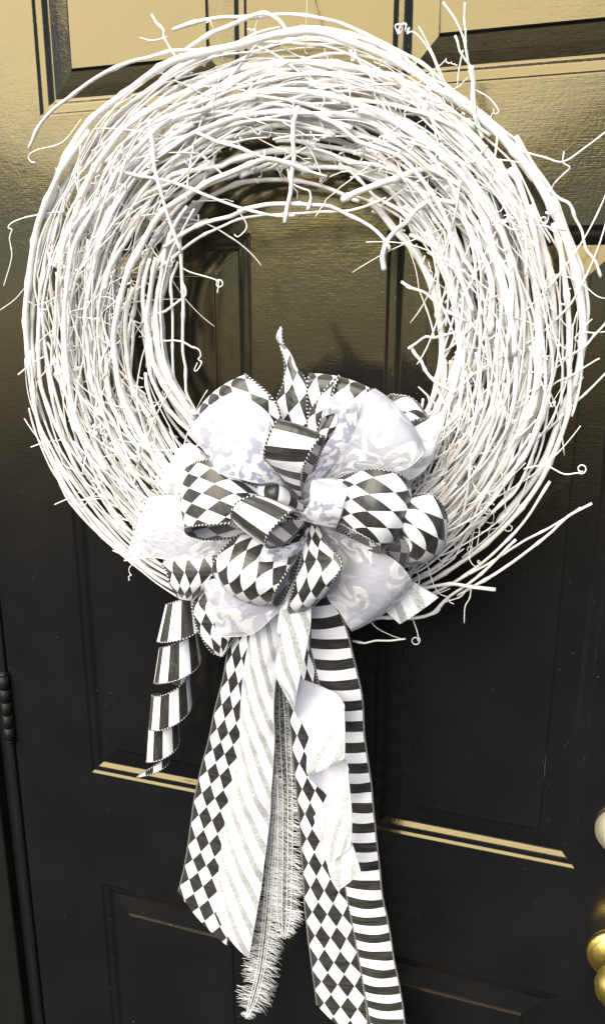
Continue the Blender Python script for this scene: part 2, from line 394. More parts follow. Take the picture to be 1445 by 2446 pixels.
def rnd_cs(q, front, edge=1.0):
    while True:
        x, y = q.uniform(-1, 1, 2)
        if x * x + y * y <= 1: break
    if front: y = -abs(y) ** 0.5 * math.sqrt(max(0, 1 - x * x)) * q.uniform(0.75, 1.05)
    return x * RA * edge, y * RB
vine_count = 0
def open_spot(p, q):
    """the inner top of the ring is loosely wound: dark door shows between its canes"""
    m = p[len(p) // 2] - WC; th = math.atan2(m[2], m[0]); rr = math.hypot(m[0], m[2])
    if -2.95 < th < -2.25 and RC + 0.016 < rr < RC + 0.052: return q.uniform() < 0.85
    if -0.75 < th < -0.2 and RC + 0.010 < rr < RC + 0.04: return q.uniform() < 0.5
    return 0.75 < th < 2.5 and rr < RC - 0.004 and q.uniform() < 0.72
def add_vine(name, pts, rad, parent=wreath, taper=0.35, sides=7, seed=None):
    global vine_count
    vine_count += 1
    pts = np.asarray(pts); n = len(pts); L = np.linalg.norm(np.diff(pts, axis=0), axis=1).sum()
    r = knots(n, rad, vine_count * 13 + 5, 0.055, L) * (1 - taper * np.linspace(0, 1, n))
    return tube_obj(name, pts, r, M_VINES[vine_count % 3], parent, sides)
q = np.random.RandomState(23)
for i in range(22):                                    # thick canes
    span = q.uniform(1.6, 4.6) * q.choice([-1, 1]); a0, b0 = rnd_cs(q, i % 2 == 0, 0.95); a1 = np.clip(a0 + q.uniform(-0.02, 0.02), -RA, RA); b1 = b0 + q.uniform(-0.012, 0.012)
    add_vine('vine', vine_path(span, a0, b0, a1, b1, q.uniform(0, 6.283), 0.0045, q, int(abs(span) * 44)), q.uniform(0.0024, 0.0041), taper=0.3, sides=9)
for i in range(200):                                   # middling canes
    span = q.uniform(0.6, 2.6) * q.choice([-1, 1]); a0, b0 = rnd_cs(q, i % 4 != 0); a1, b1 = rnd_cs(q, i % 4 != 0)
    k = q.uniform(0.3, 1.0); a1 = a0 + (a1 - a0) * k; b1 = b0 + (b1 - b0) * k
    p = vine_path(span, a0, b0, a1, b1, q.uniform(0, 6.283), 0.0065, q, int(14 + abs(span) * 40))
    if open_spot(p, q): continue
    add_vine('vine', p, q.uniform(0.0011, 0.0026), taper=0.45)
def twig(q):
    span = q.uniform(0.25, 1.3) * q.choice([-1, 1]); a0, b0 = rnd_cs(q, True, 1.05); a1, b1 = rnd_cs(q, True, 1.1)
    k = q.uniform(0.4, 1.7); a1 = a0 + (a1 - a0) * k; b1 = b0 + (b1 - b0) * k
    return vine_path(span, a0, b0 - 0.004, a1, b1 - 0.004, q.uniform(0, 6.283), 0.0085, q, int(10 + abs(span) * 40))
for i in range(285):
    p = twig(q)
    if open_spot(p, q): continue
    add_vine('twig', p, q.uniform(0.0007, 0.0015), taper=0.5, sides=5)
def tendril(p0, d0, L, q, curl, r=0.0006):
    """a thin wandering shoot that winds up into a curl"""
    d = np.array(d0, float); d /= np.linalg.norm(d); pts = [np.array(p0, float)]; n = 46; ax = q.normal(size=3); ax /= np.linalg.norm(ax)
    for i in range(n):
        t = i / n; rate = q.normal() * 0.10 + (curl * max(0, t - 0.45) ** 1.2 * 2.2)
        M = Matrix.Rotation(rate, 3, Vector(ax)); d = np.array(M @ Vector(d)); d = d + ax * 0.02; d /= np.linalg.norm(d)
        pts.append(pts[-1] + d * L / n * (1 - 0.45 * t))
    p = np.array(pts); p[:, 1] = np.minimum(p[:, 1], -0.004); return p
def rnd_tendril(q):
    th = q.uniform(0, 6.283); a, b = rnd_cs(q, True, 1.0); p0 = ringpt(th, a, b - 0.001)
    tg = np.array([-math.sin(th), 0, math.cos(th)]) * q.choice([-1, 1]); rad = np.array([math.cos(th), 0, math.sin(th)])
    d = tg * q.uniform(0.2, 1) + rad * q.uniform(-0.9, 0.9) + np.array([0, -q.uniform(0.0, 0.5), 0])
    return tendril(p0, d, q.uniform(0.03, 0.10), q, q.uniform(0.4, 1.7) * q.choice([-1, 1]))
for i in range(150): add_vine('tendril', rnd_tendril(q), q.uniform(0.0005, 0.0008), taper=0.3, sides=5)
def bundle(path, n, jit, r0, r1, dj):
    for k in range(n):
        ox, oy, od = q.uniform(-jit, jit), q.uniform(-jit, jit), q.uniform(-dj, dj); a, b = sorted(q.uniform(0, 1, 2)); a, b = a * 0.35, 0.65 + 0.35 * b
        pts = np.array([P(c[0] + ox + q.uniform(-5, 5), c[1] + oy + q.uniform(-5, 5), max(8, c[2] + od)) for c in path]); p = catmull(pts, 90)[int(90 * a):int(90 * b)]
        p = resample(p, 44); p += np.stack([np.interp(np.linspace(0, 9, 44), np.arange(10), q.uniform(-1, 1, 10)) for _ in range(3)], 1) * 0.0016
        add_vine('vine', p if k % 2 else p[::-1], q.uniform(r0, r1), taper=0.3, sides=7)
bundle([(72, 840, 60), (90, 980, 58), (145, 1120, 60), (240, 1250, 62), (340, 1340, 66), (450, 1415, 72), (560, 1455, 76)], 13, 20, 0.0009, 0.0019, 14)
bundle([(470, 450, 66), (405, 560, 66), (372, 680, 64), (366, 800, 62), (385, 900, 62), (440, 990, 66), (520, 1070, 72)], 12, 26, 0.0012, 0.0034, 26)
bundle([(1090, 640, 60), (1120, 760, 58), (1115, 880, 58), (1080, 1000, 60), (1020, 1110, 66)], 6, 24, 0.0012, 0.0026, 22)
def coil(q):
    th = q.uniform(0, 6.283); a, b = rnd_cs(q, True, 0.92); c = ringpt(th, a, b - 0.003); ax = q.normal(size=3); ax /= np.linalg.norm(ax)
    e1 = np.cross(ax, [0.3, 0.5, 0.8]); e1 /= np.linalg.norm(e1); e2 = np.cross(ax, e1); n = 52; t = np.linspace(0, 1, n); tr = q.uniform(1.4, 3.2)
    rad = q.uniform(0.0028, 0.0058) * (1 - 0.55 * t); w = 2 * math.pi * tr * t; run = np.maximum(0, 0.30 - t) / 0.30
    p = c + e1 * (rad * np.cos(w))[:, None] + e2 * (rad * np.sin(w))[:, None] + ax * (t * q.uniform(0.002, 0.012))[:, None] + e2 * (-run * q.uniform(0.008, 0.022))[:, None]
    p[:, 1] = np.minimum(p[:, 1], -0.004); return p
for i in range(85): add_vine('tendril', coil(q), q.uniform(0.0005, 0.0008), taper=0.2, sides=5)
mass = []
for i in range(110):
    p = twig(q)
    if open_spot(p, q): continue
    mass.append((p, np.linspace(1, 0.6, len(p)) * q.uniform(0.0006, 0.0012)))
for i in range(110):
    p = rnd_tendril(q); mass.append((p, 0.00055))
for i in range(60):
    p = coil(q); mass.append((p, 0.00055))
for i in range(220):                                   # short spurs and broken stubs
    th = q.uniform(0, 6.283); a, b = rnd_cs(q, True, 1.0); p0 = ringpt(th, a, b); d = q.normal(size=3); d[1] = -abs(d[1]) * 0.6; d /= np.linalg.norm(d); L = q.uniform(0.004, 0.016)
    mass.append((np.array([p0, p0 + d * L * 0.5 + q.normal(size=3) * 0.0006, p0 + d * L]), np.array([1.2, 1.0, 0.8]) * q.uniform(0.0006, 0.0012)))
tag(tubes_obj('twig_mass', mass, M_VINES[1], wreath, 5), None, kind='stuff')
# shoots and canes that stand out of the ring, read off the photograph
def curl_px(c, r, turns, start, d, ccw=1):
    return [(c[0] + r * (1 - 0.5 * k / (turns * 10)) * math.cos(start + ccw * k * 0.628), c[1] + r * (1 - 0.5 * k / (turns * 10)) * math.sin(start + ccw * k * 0.628), d) for k in range(int(turns * 10))]
HERO = [
 (2.6, [(70, 358, 60), (105, 290, 65), (165, 230, 70), (240, 182, 75), (330, 142, 80), (430, 122, 82), (520, 112, 80)]),
 (1.0, [(86, 388, 60), (74, 386, 60), (70, 372, 60), (90, 358, 62), (150, 340, 66), (195, 285, 72)]),
 (5.0, [(110, 520, 62), (150, 400, 68), (210, 300, 74), (290, 225, 80), (400, 150, 84), (520, 115, 86), (690, 82, 86), (800, 85, 84), (900, 120, 80), (1000, 175, 76), (1090, 250, 72)]),
 (2.4, [(412, 66, 50), (480, 46, 54), (600, 36, 58), (720, 38, 60), (850, 72, 62), (950, 120, 64), (1050, 180, 66), (1130, 260, 68)]),
 (3.0, [(430, 130, 80), (520, 75, 76), (620, 30, 72), (660, 40, 74), (690, 80, 82)]),
 (1.8, [(363, 32, 70), (385, 72, 74), (405, 110, 80), (425, 150, 84)]),
 (1.0, [(335, 90, 76), (365, 97, 78), (400, 88, 80)]),
 (1.6, [(1062, 5, 92), (1092, 62, 90), (1120, 150, 86), (1133, 235, 82), (1140, 300, 76)]),
 (1.4, [(1109, 4, 94), (1112, 80, 92), (1122, 160, 88), (1130, 200, 84)]),
 (1.5, [(1090, 84, 90), (1102, 125, 90), (1124, 170, 88)]), (1.1, [(1105, 120, 90), (1096, 165, 88), (1092, 205, 84)]),
 (3.2, [(1122, 160, 88), (1130, 210, 84), (1132, 270, 78), (1150, 330, 72)]),
 (1.2, [(950, 78, 80), (944, 62, 82), (956, 58, 84), (960, 74, 80), (950, 80, 82), (958, 60, 80), (970, 58, 84), (968, 74, 82), (978, 66, 80), (972, 80, 82), (985, 76, 80), (1005, 92, 80), (1030, 130, 78), (1050, 180, 74), (1060, 200, 70)]),
 (1.0, [(1135, 215, 82), (1165, 232, 82), (1185, 255, 84), (1190, 268, 84), (1180, 272, 84), (1178, 260, 86)]),
 (1.3, [(1240, 360, 70), (1300, 376, 72), (1345, 386, 74), (1400, 350, 76), (1450, 312, 80)]),
 (1.1, [(1346, 362, 78), (1344, 388, 76), (1360, 400, 74), (1345, 416, 72), (1322, 440, 66), (1312, 465, 60)]),
 (2.2, [(1290, 440, 60), (1330, 475, 60), (1368, 502, 60), (1400, 585, 58), (1436, 662, 56)]),
 (1.1, [(150, 505, 66), (100, 512, 66), (60, 520, 66), (30, 532, 66), (20, 545, 66), (30, 548, 66), (24, 570, 66), (29, 615, 64), (10, 684, 60)]),
 (0.8, [(0, 742, 50), (40, 712, 54), (75, 665, 60), (95, 620, 64)]),
 (5.2, [(66, 880, 58), (64, 760, 60), (75, 620, 64), (105, 500, 68), (150, 400, 72), (215, 310, 76)]),
 (3.4, [(88, 900, 52), (80, 760, 52), (92, 640, 54), (130, 500, 58), (190, 380, 62), (280, 270, 66), (400, 190, 70)]),
 (5.6, [(1060, 215, 78), (1170, 300, 74), (1260, 400, 68), (1325, 510, 64), (1375, 640, 60), (1395, 760, 56), (1385, 860, 54), (1340, 1000, 54), (1280, 1130, 56), (1190, 1250, 58)]),
 (3.0, [(1230, 330, 64), (1310, 450, 60), (1370, 590, 54), (1402, 720, 50), (1398, 800, 48), (1370, 930, 48), (1330, 1080, 48)]),
 (2.6, [(70, 870, 56), (90, 1000, 56), (130, 1110, 58), (200, 1220, 60), (300, 1320, 64), (420, 1405, 70), (520, 1450, 76)]),
 (2.0, [(105, 1050, 50), (160, 1180, 54), (240, 1275, 58), (340, 1360, 64), (460, 1430, 72)]),
 (3.0, [(395, 590, 88), (470, 543, 92), (560, 512, 94), (650, 490, 94), (740, 487, 92), (830, 512, 90), (890, 548, 88), (925, 585, 86), (930, 600, 85)]),
 (2.0, [(380, 640, 84), (450, 585, 90), (500, 558, 92), (570, 525, 92), (680, 516, 92), (770, 503, 90), (850, 500, 88), (920, 470, 86)]),
 (3.1, [(712, 255, 92), (704, 310, 98), (697, 400, 100), (690, 470, 100), (679, 532, 98)]),
 (2.3, [(283, 412, 96), (390, 432, 100), (510, 476, 102), (632, 516, 100), (700, 520, 96)]),
 (2.3, [(468, 312, 98), (560, 350, 102), (690, 392, 102), (780, 420, 100)]),
 (2.6, [(362, 290, 94), (372, 390, 100), (395, 490, 102), (432, 600, 98)]),
 (2.6, [(432, 560, 84), (436, 660, 84), (440, 760, 82), (437, 850, 80), (450, 940, 78), (470, 1000, 78)]),
 (2.2, [(425, 620, 80), (408, 690, 80), (410, 760, 78), (413, 850, 76), (425, 930, 74), (445, 1000, 74)]),
 (2.0, [(360, 752, 76), (400, 738, 80), (440, 712, 84), (445, 690, 84), (438, 670, 84)]),
 (1.1, [(436, 640, 84), (455, 650, 84), (490, 660, 86), (515, 668, 88)] + curl_px((524, 678), 10, 1.2, -2.4, 88, 1) + [(520, 700, 88)]),
 (1.6, [(360, 812, 76), (400, 815, 78), (440, 820, 80), (468, 829, 82)]),
 (1.0, [(462, 828, 82), (476, 836, 84), (480, 850, 84), (474, 858, 84), (482, 866, 84), (472, 884, 84), (465, 884, 84), (472, 866, 84)]),
 (4.4, [(818, 472, 84), (850, 462, 86), (910, 440, 88), (980, 408, 88), (1060, 392, 86), (1110, 398, 82)]),
 (3.4, [(920, 645, 82), (918, 605, 84), (935, 565, 86), (975, 520, 88), (1030, 485, 88), (1100, 480, 86)]),
 (2.4, [(975, 826, 78), (1000, 858, 80), (1020, 890, 80), (1045, 915, 80), (1090, 940, 78)]), (1.9, [(978, 828, 80), (1005, 812, 82), (1045, 802, 82), (1100, 790, 80)]),
 (2.0, [(955, 672, 76), (1000, 694, 80), (1050, 728, 82), (1110, 770, 82)]), (1.7, [(1095, 640, 82), (1080, 760, 80), (1058, 860, 78), (1030, 960, 78), (1000, 1040, 80)]),
 (2.2, [(1110, 700, 82), (1095, 800, 80), (1100, 900, 78), (1060, 1000, 78), (1030, 1090, 80)]),
 (2.0, [(1040, 930, 80), (1070, 980, 80), (1120, 1060, 80)]), (1.5, [(1000, 1010, 82), (1060, 960, 84), (1130, 900, 86), (1200, 850, 84)]),
 (1.8, [(1330, 870, 62), (1380, 838, 66), (1420, 800, 70), (1450, 765, 72)]), (1.5, [(1300, 930, 62), (1370, 895, 66), (1432, 859, 70)]), (1.1, [(1385, 790, 62), (1415, 795, 66), (1445, 792, 70)]),
 (2.4, [(1090, 1420, 72), (1180, 1370, 74), (1280, 1300, 76), (1350, 1242, 78), (1412, 1200, 80)]), (1.8, [(1120, 1370, 70), (1220, 1310, 72), (1320, 1250, 72), (1385, 1210, 72)]),
 (2.9, [(1184, 1408, 88), (1120, 1402, 88), (1040, 1400, 86), (950, 1420, 84), (860, 1440, 82)]),
 (1.2, [(1250, 1120, 80), (1300, 1112, 82), (1345, 1132, 84), (1375, 1130, 84)] + curl_px((1388, 1120), 12, 1.3, 2.2, 84, -1)),
 (1.7, [(838, 1532, 92), (900, 1530, 92), (966, 1528, 92)]), (0.7, [(880, 1478, 86), (900, 1500, 88), (935, 1518, 90), (966, 1528, 92)]),
 (0.9, [(982, 1470, 84), (995, 1505, 86)] + curl_px((992, 1530), 11, 1.3, -0.9, 86, 1)),
 (2.6, [(800, 1492, 82), (900, 1478, 80), (1015, 1472, 78), (1070, 1430, 76), (1150, 1370, 74), (1230, 1290, 72)]),
 (1.0, [(1125, 1385, 74), (1122, 1425, 76), (1110, 1450, 78), (1108, 1488, 78)]), (1.0, [(1020, 1472, 80), (1045, 1462, 80), (1060, 1440, 80), (1100, 1425, 80), (1118, 1400, 78)]),
 (2.6, [(560, 1480, 70), (700, 1500, 74), (820, 1490, 74), (950, 1450, 72), (1100, 1380, 70), (1230, 1270, 66), (1310, 1150, 62)]),
 (1.3, [(45, 895, 60), (75, 870, 62), (110, 850, 66)]), (1.2, [(132, 1205, 60), (165, 1190, 62), (200, 1170, 66)]), (1.1, [(270, 1315, 70), (290, 1322, 72), (300, 1312, 72), (292, 1305, 74), (285, 1318, 74)]),
 (1.2, [(75, 1068, 56), (110, 1056, 58), (150, 1050, 62)]),
 (4.4, [(400, 440, 60), (480, 375, 56), (570, 335, 54), (680, 318, 54), (790, 330, 54), (890, 372, 56), (970, 430, 60)]),
 (4.8, [(390, 520, 66), (470, 430, 64), (570, 380, 62), (690, 362, 62), (800, 378, 62), (900, 420, 64), (1000, 500, 68), (1060, 600, 72)]),
 (4.0, [(385, 580, 56), (440, 480, 52), (540, 420, 50), (680, 395, 48), (800, 402, 48), (920, 450, 50), (1020, 560, 54)]),
 (3.6, [(372, 800, 60), (362, 700, 60), (385, 600, 60), (440, 510, 58), (540, 450, 56), (640, 430, 54), (760, 440, 54), (860, 480, 56)]),
 (1.5, [(745, 470, 96), (735, 500, 98), (742, 460, 98), (700, 440, 100), (688, 400, 102)]), (1.1, [(568, 500, 96), (590, 540, 94), (570, 565, 94), (560, 560, 94)]),
]
for rad, pl in HERO:
    pts = np.array([P(*c) for c in pl]); n = max(16, 7 * len(pl)); p = resample(catmull(pts, n * 3), n)
    if rad > 1.3: p += np.stack([np.interp(np.linspace(0, n / 5, n), np.arange(n // 5 + 2), q.uniform(-1, 1, n // 5 + 2)) for _ in range(3)], 1) * 0.0019
    add_vine('vine' if rad > 1.3 else 'tendril', p, rad / 1000 * 0.72, taper=0.2, sides=9 if rad > 3 else 6)
wire = tube_obj('hanging_wire', resample(catmull([P(732, -260, 8), P(733, -60, 10), P(733, 20, 30), P(730, 70, 60), P(728, 120, 78), P(735, 128, 84)], 60), 50), 0.0005, M_WIRE, None, 6)
tag(wire, 'thin hanging line running from the top of the wreath up the door', 'wire')

# ------------------------------------------------------------------ the bow
bow = empty('ribbon_bow')
tag(bow, 'large layered bow of harlequin, striped and silver ribbons with long tails on the wreath', 'bow')
BD = 22
ZM = {'full': (0, 0, 1), 'z3': (280, 760, .5813), 'za': (280, 860, .2907), 'zb': (680, 860, .2907), 'zc': (280, 1180, .2907), 'zd': (660, 1180, .2907),
      'ze': (320, 1400, .2076), 'zf': (560, 1440, .2861), 'z5': (400, 1880, .4152)}
def Wp(z, pl, dd=0):
    ox, oy, s = ZM[z]
    return np.array([P(ox + s * c[0], oy + s * c[1], (c[2] if len(c) > 2 else 0) + dd) for c in pl])
def strip(A, B, width, nu=64, nv=9, bulge=0.0, ripple=0.0, u0=0.0, square=False, seed=0):
    """two edge curves -> a two-sided strip of cloth (front layer, back layer 0.5 mm behind), uv in metres"""
    a, b = catmull(A, nu), catmull(B, nu); q = np.random.RandomState(seed)
    c = (a + b) / 2; s = np.concatenate([[0], np.cumsum(np.linalg.norm(np.diff(c, axis=0), axis=1))]) + u0
    tg = np.gradient(c, axis=0); tg /= np.linalg.norm(tg, axis=1)[:, None] + 1e-9
    wv = b - a; wl = np.linalg.norm(wv, axis=1)[:, None]
    nm = np.cross(tg, wv); nm /= np.linalg.norm(nm, axis=1)[:, None] + 1e-9
    i0, i1 = int(nu * 0.12), max(int(nu * 0.45), 3)
    sg = 1.0 if ((CAM - c[i0:i1]) * nm[i0:i1]).sum(1).mean() > 0 else -1.0
    nm = nm * sg
    width = float(np.percentile(wl, 75))
    t = np.linspace(0, 1, nv); ph = q.uniform(0, 6.3, 3)
    V = np.empty((nu, nv, 3)); UV = np.empty((nu, nv, 2))
    for j, v in enumerate(t):
        off = bulge * 4 * v * (1 - v) * np.minimum(wl[:, 0] / max(width, 1e-3), 1) + ripple * (np.sin(s * 60 + 2.0 * v + ph[0]) + 0.6 * np.sin(s * 115 + 5 * v + ph[1])) * (0.4 + 0.6 * v)
        V[:, j] = a + wv * v + nm * off[:, None]
        UV[:, j, 0] = s; UV[:, j, 1] = v * width
        if square: UV[:, j, 0] += ((V[:, j] - c) * tg).sum(1); 
    # front side is the one the normals of the strip point to
    N = np.cross(np.gradient(V, axis=0), np.gradient(V, axis=1)); N /= np.linalg.norm(N, axis=2)[:, :, None] + 1e-12
    return V, UV, N * sg
def cloth(name, patches, mats, parent, edge=None, erad=0.0011, flip=False, label=None):
    Vs, Us, F, mi, off = [], [], [], [], 0; edges = []
    for V, UV, N in patches:
        nu, nv = V.shape[:2]; h = 0.00025 if not flip else -0.00025
        wind = (np.cross(V[1, 0] - V[0, 0], V[0, 1] - V[0, 0]).dot(N[0, 0])) > 0
        idx = lambda i, j, o: o + i * nv + j
        for layer, sgn in ((0, 1), (1, -1)):
            if len(mats) == 1 and layer: break
            Vs.append((V + N * h * sgn).reshape(-1, 3)); Us.append(UV.reshape(-1, 2))
            for i in range(nu - 1):
                for j in range(nv - 1):
                    fc = (idx(i, j, off), idx(i + 1, j, off), idx(i + 1, j + 1, off), idx(i, j + 1, off))
                    F.append(fc if ((layer == 0) != flip) == wind else fc[::-1]); mi.append(layer)
            off += nu * nv
        edges.append((V[:, 0], V[:, -1]))
    o = mesh_obj(name, np.vstack(Vs), F, mats, parent, np.vstack(Us), mi)
    if label: o['label'] = label
    if edge is not None:
        for A, B in edges:
            for E in (A, B):
                L = np.linalg.norm(np.diff(E, axis=0), axis=1).sum(); n = max(8, int(L / 0.0016)); e = resample(E, n)
                r = erad * (1 + 0.22 * np.sin(np.linspace(0, L, n) / 0.0038 * 6.283)) if edge is M_CORD else erad
                tube_obj('wired_edge', e, r, edge, o, 6)
    return o
_seed = [0]
def loop(name, z, A, B, mats, width, edge, bulge=0.004, ripple=0.0, flip=False, dd=BD, nu=72, label=None, erad=None, square=False, nv=9, u0=None):
    _seed[0] += 1
    p = strip(Wp(z, A, dd), Wp(z, B, dd), width, nu, nv, bulge, ripple, _seed[0] * 0.0137 if u0 is None else u0, square, _seed[0])
    if square and mats is M_HARL: p[1][:, :, 0] *= 0.76; p[1][:, :, 1] *= 0.86     # the long tails carry a slightly larger print
    return cloth(name, [p], mats, bow, edge, erad or (0.0011 if edge is M_CORD else 0.0005), flip, label)
HW, SW, DW, LW, GW = 0.063, 0.062, 0.090, 0.062, 0.062
# --- harlequin loops
loop('loop', 'za', [(1500, 1250, 105), (1000, 800, 118), (760, 600, 128), (640, 475, 118), (690, 480, 92), (1000, 800, 80)], [(1510, 1240, 105), (1350, 490, 128), (1260, 300, 134), (1065, 130, 126), (1110, 190, 98), (1400, 600, 84)], M_HARL, HW, M_CORD, 0.006)
loop('loop', 'zb', [(190, 1200, 100), (200, 700, 103), (185, 400, 106), (195, 150, 106), (230, 175, 85), (250, 700, 78)], [(240, 1200, 100), (420, 700, 105), (560, 480, 110), (680, 258, 108), (690, 300, 85), (400, 700, 78)], M_HARL, HW, M_CORD, 0.004)
loop('loop', 'zb', [(600, 700, 84), (830, 325, 96), (930, 290, 102), (1050, 320, 102), (1140, 420, 98), (1165, 490, 88), (1000, 450, 76)], [(700, 760, 84), (900, 540, 104), (980, 560, 110), (1030, 510, 112), (1100, 488, 108), (1155, 495, 95), (1000, 560, 78)], M_HARL, HW, M_CORD, 0.004)
loop('tail', 'z3', [(700, 620, 95), (652, 370, 100), (682, 270, 95), (688, 190, 90), (665, 100, 85), (655, 75, 80), (671, 36, 75)], [(745, 620, 95), (778, 450, 105), (785, 330, 105), (772, 248, 100), (722, 190, 90), (680, 95, 85), (677, 36, 78)], M_HARL, HW, M_CORD, 0.006, label='narrow pointed end standing up above the bow', erad=0.0007)
loop('tail', 'zb', [(170, 900, 113), (200, 455, 120), (260, 350, 120), (345, 225, 118), (400, 180, 115), (449, 126, 110)], [(240, 900, 113), (270, 570, 125), (342, 400, 125), (395, 270, 120), (415, 205, 115), (451, 127, 110)], M_HARL, HW, M_CORD, 0.003)
loop('tail', 'zb', [(230, 850, 112), (280, 600, 122), (370, 465, 124), (440, 425, 115)], [(290, 850, 112), (325, 670, 124), (400, 580, 126), (515, 440, 118)], M_HARL, HW, None, 0.002)
# --- pale ribbons at the back
loop('loop', 'za', [(1200, 1000, 92), (770, 800, 100), (620, 695, 104), (510, 730, 104), (375, 975, 100), (390, 985, 90), (900, 1000, 80)], [(1200, 1150, 92), (800, 860, 102), (720, 850, 108), (590, 1000, 108), (490, 1115, 102), (500, 1118, 90), (900, 1120, 80)], M_GLIT, GW, M_SILV, 0.004)
loop('loop', 'za', [(1400, 1200, 105), (900, 900, 122), (790, 810, 134), (605, 630, 132), (640, 640, 106), (1100, 1000, 90)], [(1500, 1200, 105), (1350, 700, 138), (1240, 440, 142), (990, 265, 136), (1030, 300, 112), (1300, 800, 92)], M_DAM, DW, M_SILV, 0.006, 0.0006)
loop('tail', 'zb', [(800, 800, 100), (1010, 590, 106), (1180, 490, 106), (1328, 402, 102)], [(800, 1000, 100), (1030, 985, 108), (1190, 850, 108), (1245, 690, 104)], M_GLIT, GW, M_SILV, 0.004)
loop('loop', 'zb', [(180, 1200, 105), (330, 900, 125), (480, 640, 138), (570, 410, 148), (700, 258, 146), (740, 300, 118), (500, 800, 92)], [(260, 1230, 105), (450, 960, 130), (800, 930, 148), (1000, 890, 156), (1135, 770, 152), (1100, 760, 122), (700, 950, 92)], M_DAM, DW, M_SILV, 0.007, 0.0008)
loop('loop', 'zb', [(150, 1200, 112), (165, 1020, 125), (325, 720, 135), (420, 570, 140), (430, 445, 150), (350, 450, 152), (308, 485, 138)], [(200, 1200, 112), (310, 960, 130), (500, 730, 140), (590, 560, 150), (575, 330, 160), (480, 238, 155), (370, 360, 140)], M_LACE, LW, M_SILV, 0.004)
loop('tail', 'zc', [(1500, 180, 98), (900, 60, 106), (560, 15, 110), (400, 15, 110), (265, 28, 106)], [(1500, 300, 98), (820, 495, 110), (560, 553, 114), (300, 522, 110), (52, 552, 102)], M_DAM, DW, M_SILV, 0.003, 0.0012)
# --- lower harlequin pieces and damask
loop('loop', 'zc', [(900, 400, 92), (410, 540, 106), (412, 650, 114), (450, 760, 114), (500, 845, 100)], [(1000, 520, 92), (800, 500, 108), (790, 640, 114), (720, 760, 112), (630, 875, 100)], M_HARL, HW, M_CORD, 0.005)
loop('tail', 'zc', [(900, 500, 88), (640, 870, 98), (635, 1000, 103), (665, 1110, 103), (760, 1280, 98), (850, 1335, 93)], [(1100, 600, 88), (960, 800, 100), (1000, 950, 106), (990, 1100, 106), (975, 1165, 102), (870, 1330, 96)], M_HARL, HW, M_CORD, 0.004)
loop('tail', 'zd', [(800, 600, 92), (1000, 680, 98), (1110, 715, 103), (1330, 850, 103)], [(700, 800, 92), (850, 900, 98), (900, 965, 103), (1015, 1068, 100)], M_GLIT, GW, M_SILV, 0.003)
loop('loop', 'zd', [(300, 270, 105), (430, 560, 118), (415, 830, 128), (520, 960, 130), (610, 1112, 122), (600, 1080, 104), (400, 700, 90)], [(330, 250, 105), (640, 380, 124), (900, 500, 138), (1030, 600, 142), (1115, 722, 132), (1080, 720, 106), (600, 420, 90)], M_DAM, DW, M_SILV, 0.005, 0.0014)
loop('loop', 'zc', [(1450, 250, 100), (1100, 650, 120), (850, 690, 130), (720, 735, 130), (735, 860, 122)], [(1540, 500, 100), (1400, 880, 124), (1290, 1000, 136), (1100, 1155, 136), (855, 1172, 126)], M_DAM, DW, M_SILV, 0.004, 0.0012)
# --- front harlequin and striped loops
loop('loop', 'zd', [(980, 190, 110), (1060, 40, 138), (1160, 5, 153), (1280, 10, 158), (1370, 110, 153), (1400, 230, 138), (1360, 200, 110), (1200, 100, 95), (980, 190, 90)], [(940, 250, 110), (975, 290, 143), (1040, 350, 158), (1085, 420, 163), (1085, 500, 158), (1070, 560, 143), (1030, 588, 118), (930, 500, 100), (880, 400, 90)], M_HARL, HW, M_CORD, 0.016)
loop('loop', 'z3', [(745, 790, 112), (560, 690, 148), (400, 588, 162), (292, 612, 150), (300, 650, 122), (430, 700, 112), (560, 740, 105), (745, 810, 100)], [(745, 850, 112), (600, 836, 160), (480, 842, 178), (330, 853, 180), (280, 867, 165), (310, 897, 142), (430, 907, 122), (745, 850, 100)], M_HARL, HW, M_CORD, 0.006)
loop('loop', 'zd', [(240, 260, 110), (225, 420, 128), (190, 600, 150), (150, 750, 160), (100, 950, 150), (160, 950, 122), (230, 600, 105), (260, 300, 100)], [(350, 270, 112), (420, 420, 150), (535, 560, 165), (480, 690, 168), (415, 800, 152), (390, 760, 124), (330, 500, 110), (300, 280, 100)], M_HARL, HW, M_CORD, 0.006)
loop('loop', 'zc', [(1500, 260, 108), (1220, 330, 122), (1000, 340, 150), (820, 520, 172), (790, 650, 158), (860, 690, 130), (1100, 560, 112), (1500, 260, 100)], [(1540, 360, 110), (1490, 500, 138), (1400, 630, 168), (1310, 780, 178), (1275, 895, 163), (1330, 900, 138), (1440, 700, 120), (1540, 330, 102)], M_HARL, HW, M_CORD, 0.010)
loop('loop', 'full', [(735, 1225, 112), (800, 1150, 150), (860, 1125, 165), (910, 1122, 172), (962, 1138, 165), (978, 1165, 148), (950, 1180, 122), (860, 1185, 108), (745, 1230, 100)], [(735, 1245, 112), (800, 1247, 160), (845, 1268, 178), (885, 1290, 182), (912, 1312, 170), (903, 1320, 148), (868, 1306, 128), (810, 1263, 115), (745, 1245, 100)], M_HARL, HW, M_CORD, 0.012)
loop('loop', 'za', [(1450, 1180, 120), (1320, 900, 148), (1270, 560, 158), (1050, 425, 163), (880, 430, 158), (832, 520, 138), (1000, 700, 112), (1400, 1150, 100)], [(1450, 1230, 120), (1330, 1020, 150), (1150, 1010, 166), (950, 960, 172), (805, 930, 166), (818, 1000, 150), (920, 1165, 130), (1180, 1110, 116)], M_LACE, LW, M_SILV, 0.006)
